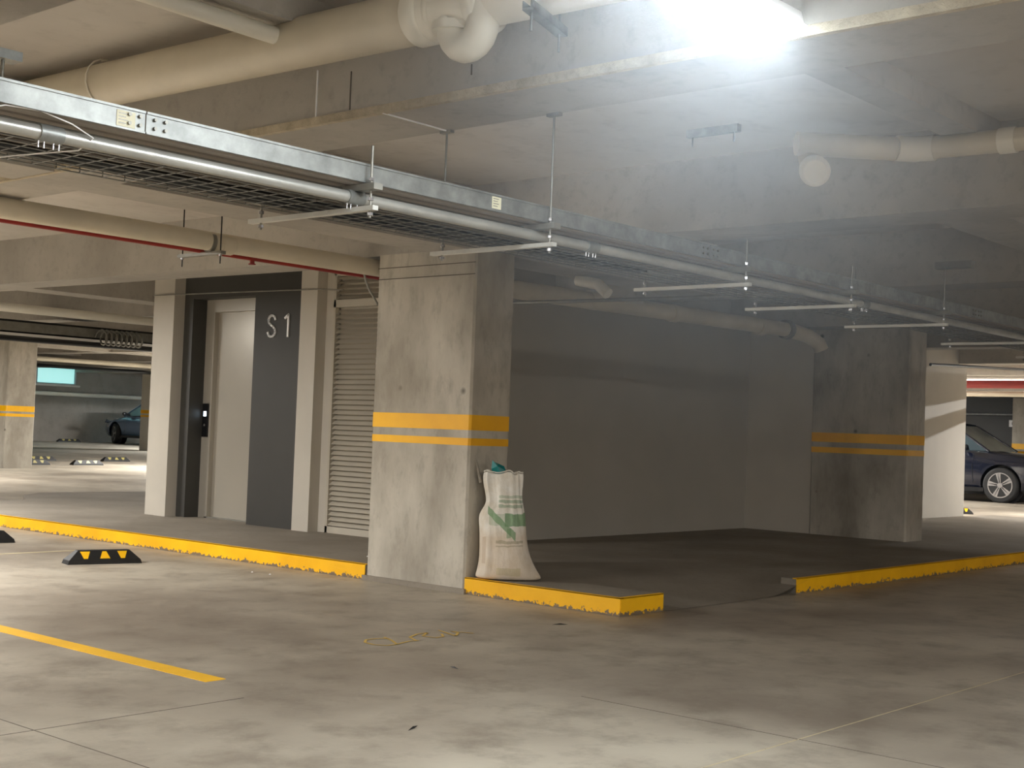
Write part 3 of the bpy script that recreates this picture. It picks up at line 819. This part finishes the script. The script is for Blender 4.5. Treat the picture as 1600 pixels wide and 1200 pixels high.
# ------------------------------------------------------------------ the sack
def sack():
    c = (6.93, 5.96, .112)
    e = empty('white_sack', c, 'full white woven sack with faded green print standing by the striped column', 'sack', None, math.atan2(-0.756, 0.653))
    m, t, b = base_mat('woven_white_plastic', 0.6)
    tc = N(t, 'ShaderNodeTexCoord').outputs['Object']
    sx = N(t, 'ShaderNodeSeparateXYZ'); t.links.new(tc, sx.inputs[0])
    n1 = noise_node(t, tc, 7, 5, .6)
    col = mix(t, ramp(t, n1, .4, .75), lin((232, 229, 220)), lin((206, 194, 172)))
    # dirtier towards the filled lower half
    lo = ramp(t, sx.outputs[2], .28, .36, (1, 1, 1, 1), (0, 0, 0, 1))
    mm = N(t, 'ShaderNodeMath', operation='MULTIPLY'); t.links.new(lo, mm.inputs[0]); mm.inputs[1].default_value = .45
    col = mix(t, mm.outputs[0], col, lin((196, 170, 138)))

    def boxmask(x0, x1, z0, z1, slope=0.0, nz=0.03):
        def step(val, edge, greater=True):
            k = N(t, 'ShaderNodeMath', operation='GREATER_THAN' if greater else 'LESS_THAN')
            t.links.new(val, k.inputs[0]); k.inputs[1].default_value = edge; return k.outputs[0]
        nn = noise_node(t, tc, 16, 3)
        za = N(t, 'ShaderNodeMath', operation='MULTIPLY_ADD'); t.links.new(sx.outputs[0], za.inputs[0]); za.inputs[1].default_value = slope; t.links.new(sx.outputs[2], za.inputs[2])
        zb = N(t, 'ShaderNodeMath', operation='MULTIPLY_ADD'); t.links.new(nn, zb.inputs[0]); zb.inputs[1].default_value = nz; t.links.new(za.outputs[0], zb.inputs[2])
        z = zb.outputs[0]
        vals = [step(sx.outputs[0], x0), step(sx.outputs[0], x1, False), step(z, z0), step(z, z1, False), step(sx.outputs[1], 0, False)]
        o = vals[0]
        for v in vals[1:]:
            k = N(t, 'ShaderNodeMath', operation='MULTIPLY'); t.links.new(o, k.inputs[0]); t.links.new(v, k.inputs[1]); o = k.outputs[0]
        return o
    tex = ramp(t, noise_node(t, tc, 60, 2), .35, .6)
    for args, cc, a in (((-.15, .11, .378, .455), (112, 150, 104), .35), ((-.045, .10, .375, .458), (104, 146, 98), .75), ((-.16, .03, .305, .36, .9), (112, 150, 104), .8), ((-.03, .0, .30, .36), (112, 150, 104), .6),
                        ((-.09, .07, .555, .575), (150, 168, 140), .6), ((-.09, .07, .525, .545), (140, 160, 130), .7), ((-.09, .07, .495, .515), (140, 160, 130), .7),
                        ((-.10, .08, .262, .282), (150, 140, 110), .6), ((-.10, .08, .24, .25), (150, 140, 110), .5), ((-.09, .07, .05, .10), (176, 166, 120), .45), ((-.19, -.165, .12, .30), (168, 140, 108), .4)):
        mk = boxmask(*args)
        k = N(t, 'ShaderNodeMath', operation='MULTIPLY'); t.links.new(mk, k.inputs[0]); k.inputs[1].default_value = a
        col = mix(t, k.outputs[0], col, lin(cc))
    t.links.new(col, b.inputs['Base Color'])
    wv = noise_node(t, tc, 45, 3, .6, (1, 1, .35))
    bump(t, b, wv, .5, .01)
    # profile: (z, half width, half depth, x shift)
    prof = [(0.0, .200, .115, -.009), (.012, .217, .130, -.009), (.045, .203, .143, -.016), (.083, .189, .150, -.023), (.148, .170, .150, -.036), (.235, .159, .145, -.046), (.32, .154, .135, -.056), (.36, .157, .128, -.062), (.395, .157, .12, -.066),
            (.43, .153, .110, -.066), (.462, .141, .096, -.060), (.496, .126, .080, -.052), (.53, .120, .066, -.053), (.57, .122, .056, -.060), (.617, .129, .047, -.066), (.66, .132, .038, -.069), (.70, .131, .028, -.070), (.715, .124, .020, -.070)]
    n = 64
    vs = []
    for i, (z, hw, hd, sh) in enumerate(prof):
        for k in range(n):
            a = 2 * math.pi * k / n
            ca, sa = math.cos(a), math.sin(a)
            ex = .75
            x = math.copysign(abs(ca) ** ex, ca) * hw; y = math.copysign(abs(sa) ** ex, sa) * hd
            w_ = noise.noise(Vector((ca * 3.2 * (1 + z), sa * 3.2, z * 3.0))) * .012 + (noise.noise(Vector((a * 6, z * 2.5, 3))) * .012 if z > .36 else noise.noise(Vector((a * 2.2, z * 12, 9))) * .006)
            if z < .02: w_ *= .2
            zz = z + (noise.noise(Vector((ca * 2, sa * 2, 7))) * .02 if z > .6 else 0)
            if i == 1 and abs(ca) > .93: x *= 1.04; zz += .0
            vs.append((x + sh + ca * w_, y + sa * w_, max(zz, 0)))
    fs = []
    for i in range(len(prof) - 1):
        for k in range(n):
            k2 = (k + 1) % n
            fs.append((i * n + k, i * n + k2, (i + 1) * n + k2, (i + 1) * n + k))
    fs.append(tuple(range(n - 1, -1, -1)))
    # folded-in top
    top = (len(prof) - 1) * n
    inner = []
    for k in range(n):
        x, y, z = vs[top + k]; inner.append((x * .8, y * .45, z - .035))
    base = len(vs)
    vs += inner
    for k in range(n):
        k2 = (k + 1) % n; fs.append((top + k, top + k2, base + k2, base + k))
    fs.append(tuple(base + k for k in range(n)))
    q = MB().add(vs, fs, True)
    bo = q.build('sack_body', m, e)
    ss = bo.modifiers.new('smooth', 'SUBSURF'); ss.levels = 1; ss.render_levels = 1
    hem = [(vs[top + k][0] * 1.0, vs[top + k][1], vs[top + k][2]) for k in range(n)]
    MB().tube(hem + [hem[0]], .004, 5, False).build('hem', m, e)
    # thin tie string at the left
    q = empty('teal_plastic_wrapper', (6.865, 6.035, .835), 'crumpled teal plastic wrapper poking out of the sack top', 'wrapper', None, math.atan2(-0.756, 0.653))
    g = MB()
    P_ = [(-.045, 0, .07), (-.03, .02, .055), (0, -.01, .045), (.035, .01, .03), (.05, 0, .0), (.02, -.02, -.03), (-.03, .015, -.03), (-.05, 0, .01)]
    g.add(P_ + [(0, .03, .02), (-.01, -.03, .03)], [(i, (i + 1) % 8, 8) for i in range(8)] + [((i + 1) % 8, i, 9) for i in range(8)])
    g.build('wrapper_film', M['teal'], q)
    tag(MB().tube([(6.80, 6.135, .75), (6.785, 6.15, .84), (6.78, 6.165, .90)], [.012, .008, .003], 6).build('plastic_strip', M['platform']), 'thin grey strip standing between the sack and the column', 'strip')


sack()

# ------------------------------------------------------------------ floor litter
for k, (x, y, s, a, lb) in enumerate(((3.584, 3.522, .05, .4, 'small dark splinter on the near floor at bottom centre'), (4.622, 4.29, .04, 1.3, 'small dark chip on the floor left of centre'), (6.15, 4.893, .05, 2.6, 'small dark chip on the floor before the short curb'))):
    g = MB(); dx, dy = math.cos(a) * s, math.sin(a) * s
    g.add([(-dx, -dy, 0.001), (dy * .12, -dx * .12, .001), (dx, dy, .001), (-dy * .12, dx * .12, .001), (0, 0, .008)], [(0, 1, 4), (1, 2, 4), (2, 3, 4), (3, 0, 4), (3, 2, 1, 0)])
    tag(g.build('floor_chip', M['rubber'], None, (x, y, 0)), lb, 'debris')

for (x, y, z, lb) in ((7.12, 7.55, .112, 'tiny pale crumb on the platform beside the striped column'), (6.35, 7.75, 0, 'tiny pale crumb on the floor before the long curb, nearer the column'), (6.33, 7.93, 0, 'tiny pale crumb on the floor before the long curb, farther from the column')):
    g = MB(); g.add([(-.012, 0, 0), (0, -.01, 0), (.013, .002, 0), (0, .011, 0), (.001, .001, .009)], [(0, 1, 4), (1, 2, 4), (2, 3, 4), (3, 0, 4), (3, 2, 1, 0)])
    tag(g.build('floor_crumb', M['sign_white'], None, (x, y, z)), lb, 'debris')

# ------------------------------------------------------------------ cars
def paint(name, c):
    m, t, b = base_mat(name, .25, .3)
    b.inputs['Base Color'].default_value = lin(c)
    b.inputs['Coat Weight'].default_value = 1.0; b.inputs['Coat Roughness'].default_value = .05
    return m


def wheel(parent, x, y, side, r=.34, steer=0.0):
    w = MB().tube([(0, -.11, 0), (0, -.10, 0), (0, .10, 0), (0, .11, 0)], [r - .03, r, r, r - .03], 32).build('tyre', M['tyre'], parent, (x, y, r))
    w.rotation_euler.z = steer
    s = -.115 * side * -1
    rim = MB()
    n = 32; ro, ri = r * .72, r * .66
    yy = .115 * side
    for k in range(n):
        a, b = 2 * math.pi * k / n, 2 * math.pi * (k + 1) / n
        rim.add([(ro * math.cos(a), yy, ro * math.sin(a)), (ro * math.cos(b), yy, ro * math.sin(b)), (ri * math.cos(b), yy, ri * math.sin(b)), (ri * math.cos(a), yy, ri * math.sin(a))], [(0, 1, 2, 3)])
    for k in range(5):
        a = 2 * math.pi * k / 5 + .5
        for da in (-.16, .05):
            u = Vector((math.cos(a + da + .05), math.sin(a + da + .05))); p = Vector((-u.y, u.x)); w0, w1 = .016 * r / .34, .026 * r / .34
            q = [u * .05 + p * w0, u * .05 - p * w0, u * ri - p * w1, u * ri + p * w1]
            rim.add([(v.x, yy, v.y) for v in q] + [(v.x, yy - .02 * side, v.y) for v in q], [(0, 1, 2, 3), (0, 4, 5, 1), (2, 6, 7, 3), (1, 5, 6, 2), (3, 7, 4, 0)])
    rim.tube([(0, yy - .02 * side, 0), (0, yy + .008 * side, 0)], .055, 14)
    rim.build('rim', M['chrome'], w)
    MB().tube([(0, .06 * side, 0), (0, .07 * side, 0)], r * .66, 24).build('brake_disc', M['black'], w)


def car(name, loc, rz, label, col, prof_top, roofz, L=4.25, wheelb=(.82, 3.40), r=.34, hw=.9, steer=0.0):
    """local x runs from the nose (0) back to the tail (-L)"""
    e = empty(name, loc, label, 'car', None, rz)
    P = paint(name + '_paint', col)
    st = prof_top
    vs = []
    K = 15
    for (x, zt, wf) in st:
        w_ = hw * wf; lowz = .22 if 0.12 < x < L - .1 else .32
        half = [(0, lowz), (w_ * .8, lowz), (w_ * .95, lowz + .05), (w_ * .99, .50), (w_, zt - .24 if zt > .8 else .55), (w_ * .965, zt - .07), (w_ * .87, zt - .01), (0, zt + .025)]
        ring = half + [(-y, z) for y, z in half[-2:0:-1]]
        vs += [(-x, y, z) for y, z in ring]
    n = 14
    fs = []
    for i in range(len(st) - 1):
        for k in range(n):
            k2 = (k + 1) % n; fs.append((i * n + k, i * n + k2, (i + 1) * n + k2, (i + 1) * n + k))
    fs += [tuple(range(n)), tuple((len(st) - 1) * n + k for k in range(n - 1, -1, -1))]
    body = MB().add(vs, fs, True).build('body', P, e)
    # cut the wheel arches
    cut = MB()
    for wx in wheelb:
        cut.tube([(-wx, -1.3, r + .01), (-wx, -hw + .28, r + .01)], r + .055, 28)
        cut.tube([(-wx, hw - .28, r + .01), (-wx, 1.3, r + .01)], r + .055, 28)
    co = cut.build('cutter', P, e)
    md = body.modifiers.new('b', 'BOOLEAN'); md.object = co; md.operation = 'DIFFERENCE'; md.solver = 'EXACT'
    bpy.context.view_layer.update()
    dg = bpy.context.evaluated_depsgraph_get()
    me = bpy.data.meshes.new_from_object(body.evaluated_get(dg))
    body.modifiers.clear(); body.data = me
    bpy.data.objects.remove(co)
    for wx in wheelb:
        for s in (-1, 1):
            wheel(e, -wx, s * (hw - .12), s, r, steer if wx < 2 else 0)
            MB().tube([(-wx, s * (hw - .27), r), (-wx, s * (hw - .29), r)], r + .05, 20).build('arch_liner', M['black'], e)
    # greenhouse
    cowl, rf, rr_, tail = roofz['cowl'], roofz['rf'], roofz['rr'], roofz['tail']
    zc, zr, zt = roofz['zc'], roofz['zr'], roofz['zt']
    bw, tw = hw * .90, hw * .68
    A = [(-cowl, bw * .93, zc), (-rf, tw, zr - .03), (-rr_, tw, zr - .04), (-tail, bw * .9, zt)]
    Bm = [(x, -y, z) for x, y, z in A]
    g = MB()
    g.add(A + Bm, [(0, 1, 2, 3), (7, 6, 5, 4)]); g.build('side_glass', M['glass'], e)
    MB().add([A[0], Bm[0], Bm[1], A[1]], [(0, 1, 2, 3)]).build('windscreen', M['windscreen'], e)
    MB().add([A[3], Bm[3], Bm[2], A[2]], [(3, 2, 1, 0)]).build('rear_glass', M['glass'], e)
    rf_ = MB()
    rows = []
    for t_ in range(7):
        f = t_ / 6; x = -(rf + (rr_ - rf) * f); z = zr - .035 + .055 * math.sin(math.pi * (.15 + .75 * f))
        rows.append([(x, -tw - .01, z - .02), (x, -tw * .85, z + .015), (x, 0, z + .035), (x, tw * .85, z + .015), (x, tw + .01, z - .02)])
    rf_.add([p for rw in rows for p in rw], [(i * 5 + k, i * 5 + k + 1, i * 5 + k + 6, i * 5 + k + 5) for i in range(6) for k in range(4)], True)
    rf_.build('roof', P, e)
    for s in (-1, 1):
        q = MB()
        q.tube([(A[0][0], s * A[0][1], A[0][2]), (A[1][0], s * A[1][1], A[1][2])], .025, 6)
        q.tube([(A[1][0], s * A[1][1], A[1][2]), (A[2][0], s * A[2][1], A[2][2])], .022, 6)
        q.tube([(A[2][0], s * A[2][1], A[2][2]), (A[3][0], s * A[3][1], A[3][2])], .045, 6)
        q.tube([(-(rf + rr_) / 2, s * (tw + .005), zr - .03), (-(rf + rr_) / 2 - .05, s * bw * .93, zc + .02)], .03, 6)
        q.build('window_pillar', P, e)
        q = MB().tube([(-cowl - .42, s * (hw - .06), zc + .03), (-cowl - .40, s * (hw + .10), zc + .07), (-cowl - .40, s * (hw + .17), zc + .07)], [.03, .065, .05], 10)
        q.build('wing_mirror', M['black'], e)
        q = MB().add([(-.08, s * (hw * .55), .68), (-.14, s * (hw * .86), .70), (-.38, s * (hw * .965), .80), (-.34, s * (hw * .93), .86), (-.13, s * (hw * .78), .80), (-.08, s * (hw * .55), .76)], [(0, 1, 2, 3, 4, 5)])
        for i_, v in enumerate(q.v): q.v[i_] = (v[0] + .03, v[1] * 1.03, v[2])
        q.build('headlight', M['chrome'], e)
        dz = MB()
        for xx in (cowl + .28, cowl + 1.38): dz.tube([(-xx, s * (hw * 1.0 + .001), .38), (-xx - .02, s * (hw * 1.002 + .001), .80), (-xx, s * (hw * .968 + .003), 1.0)], .004, 4)
        dz.build('door_gap', M['black'], e)
        MB().box(-3.0, -1.2, s * hw * .97 - .02, s * hw * .97 + .02, .22, .30).build('sill', M['black'], e)
    MB().box(-.06, .012, -.35, .35, .42, .60).build('grille', M['black'], e)
    return e


top_suv = [(0, .66, .60), (.03, .80, .74), (.10, .90, .86), (.3, .965, .94), (.6, 1.0, .985), (1.0, 1.035, 1.0), (1.35, 1.07, 1.0), (2.2, 1.09, 1.0), (3.2, 1.11, 1.0), (3.9, 1.12, .96), (4.15, 1.05, .88), (4.25, .8, .78)]
car('blue_car', (27.9 + .95, 10.72 - .85, 0), -math.pi / 2, 'dark blue car parked beyond the white wall at the right edge', (8, 17, 38), top_suv, dict(cowl=1.15, rf=2.0, rr=3.3, tail=4.05, zc=1.06, zr=1.62, zt=1.12), wheelb=(.85, 3.45), r=.365, hw=.95)
top_sedan = [(0, .52, .62), (.03, .62, .76), (.12, .72, .86), (.35, .80, .94), (.7, .86, .985), (1.05, .91, 1.0), (1.4, .95, 1.0), (2.3, .97, 1.0), (3.3, 1.0, 1.0), (4.0, 1.0, .95), (4.35, .93, .87), (4.45, .7, .78)]
car('grey_car', (26.65, 40.7, .2), math.pi / 2, 'slate blue car parked nose to the far wall, seen left of the lift', (96, 118, 150), top_sedan, dict(cowl=1.2, rf=2.15, rr=3.2, tail=4.0, zc=.94, zr=1.45, zt=1.02), L=4.45, wheelb=(.85, 3.5), r=.34, hw=.92, steer=-.3)

# ------------------------------------------------------------------ added haze volume imitating lens glare around the bright lamp
def bloom(center, R, d0):
    m = bpy.data.materials.new('bloom_scatter'); m.use_nodes = True; t = m.node_tree
    t.nodes.remove(t.nodes['Principled BSDF'])
    out = t.nodes['Material Output']
    tc = N(t, 'ShaderNodeTexCoord').outputs['Object']
    ln = N(t, 'ShaderNodeVectorMath', operation='LENGTH'); t.links.new(tc, ln.inputs[0])
    mr = N(t, 'ShaderNodeMapRange'); mr.interpolation_type = 'SMOOTHSTEP'
    t.links.new(ln.outputs['Value'], mr.inputs[0]); mr.inputs[1].default_value = 0.0; mr.inputs[2].default_value = R; mr.inputs[3].default_value = d0; mr.inputs[4].default_value = 0.0
    v = N(t, 'ShaderNodeVolumeScatter'); v.inputs['Color'].default_value = (.82, .92, 1, 1); v.inputs['Anisotropy'].default_value = .3
    t.links.new(mr.outputs[0], v.inputs['Density']); t.links.new(v.outputs[0], out.inputs['Volume'])
    g = MB(); n = 16; vs = []
    for i in range(n // 2 + 1):
        th = math.pi * i / (n // 2)
        for k in range(n):
            a = 2 * math.pi * k / n; vs.append((R * math.sin(th) * math.cos(a), R * math.sin(th) * math.sin(a), R * math.cos(th)))
    fs = [(i * n + k, (i + 1) * n + k, (i + 1) * n + (k + 1) % n, i * n + (k + 1) % n) for i in range(n // 2) for k in range(n)]
    o = g.add(vs, fs).build('lens_bloom', m, None, center)
    return tag(o, 'added haze glowing around the bright tube lamp', 'bloom', kind='stuff')


bloom((3.2, 1.85, 2.25), 1.55, 0.09)
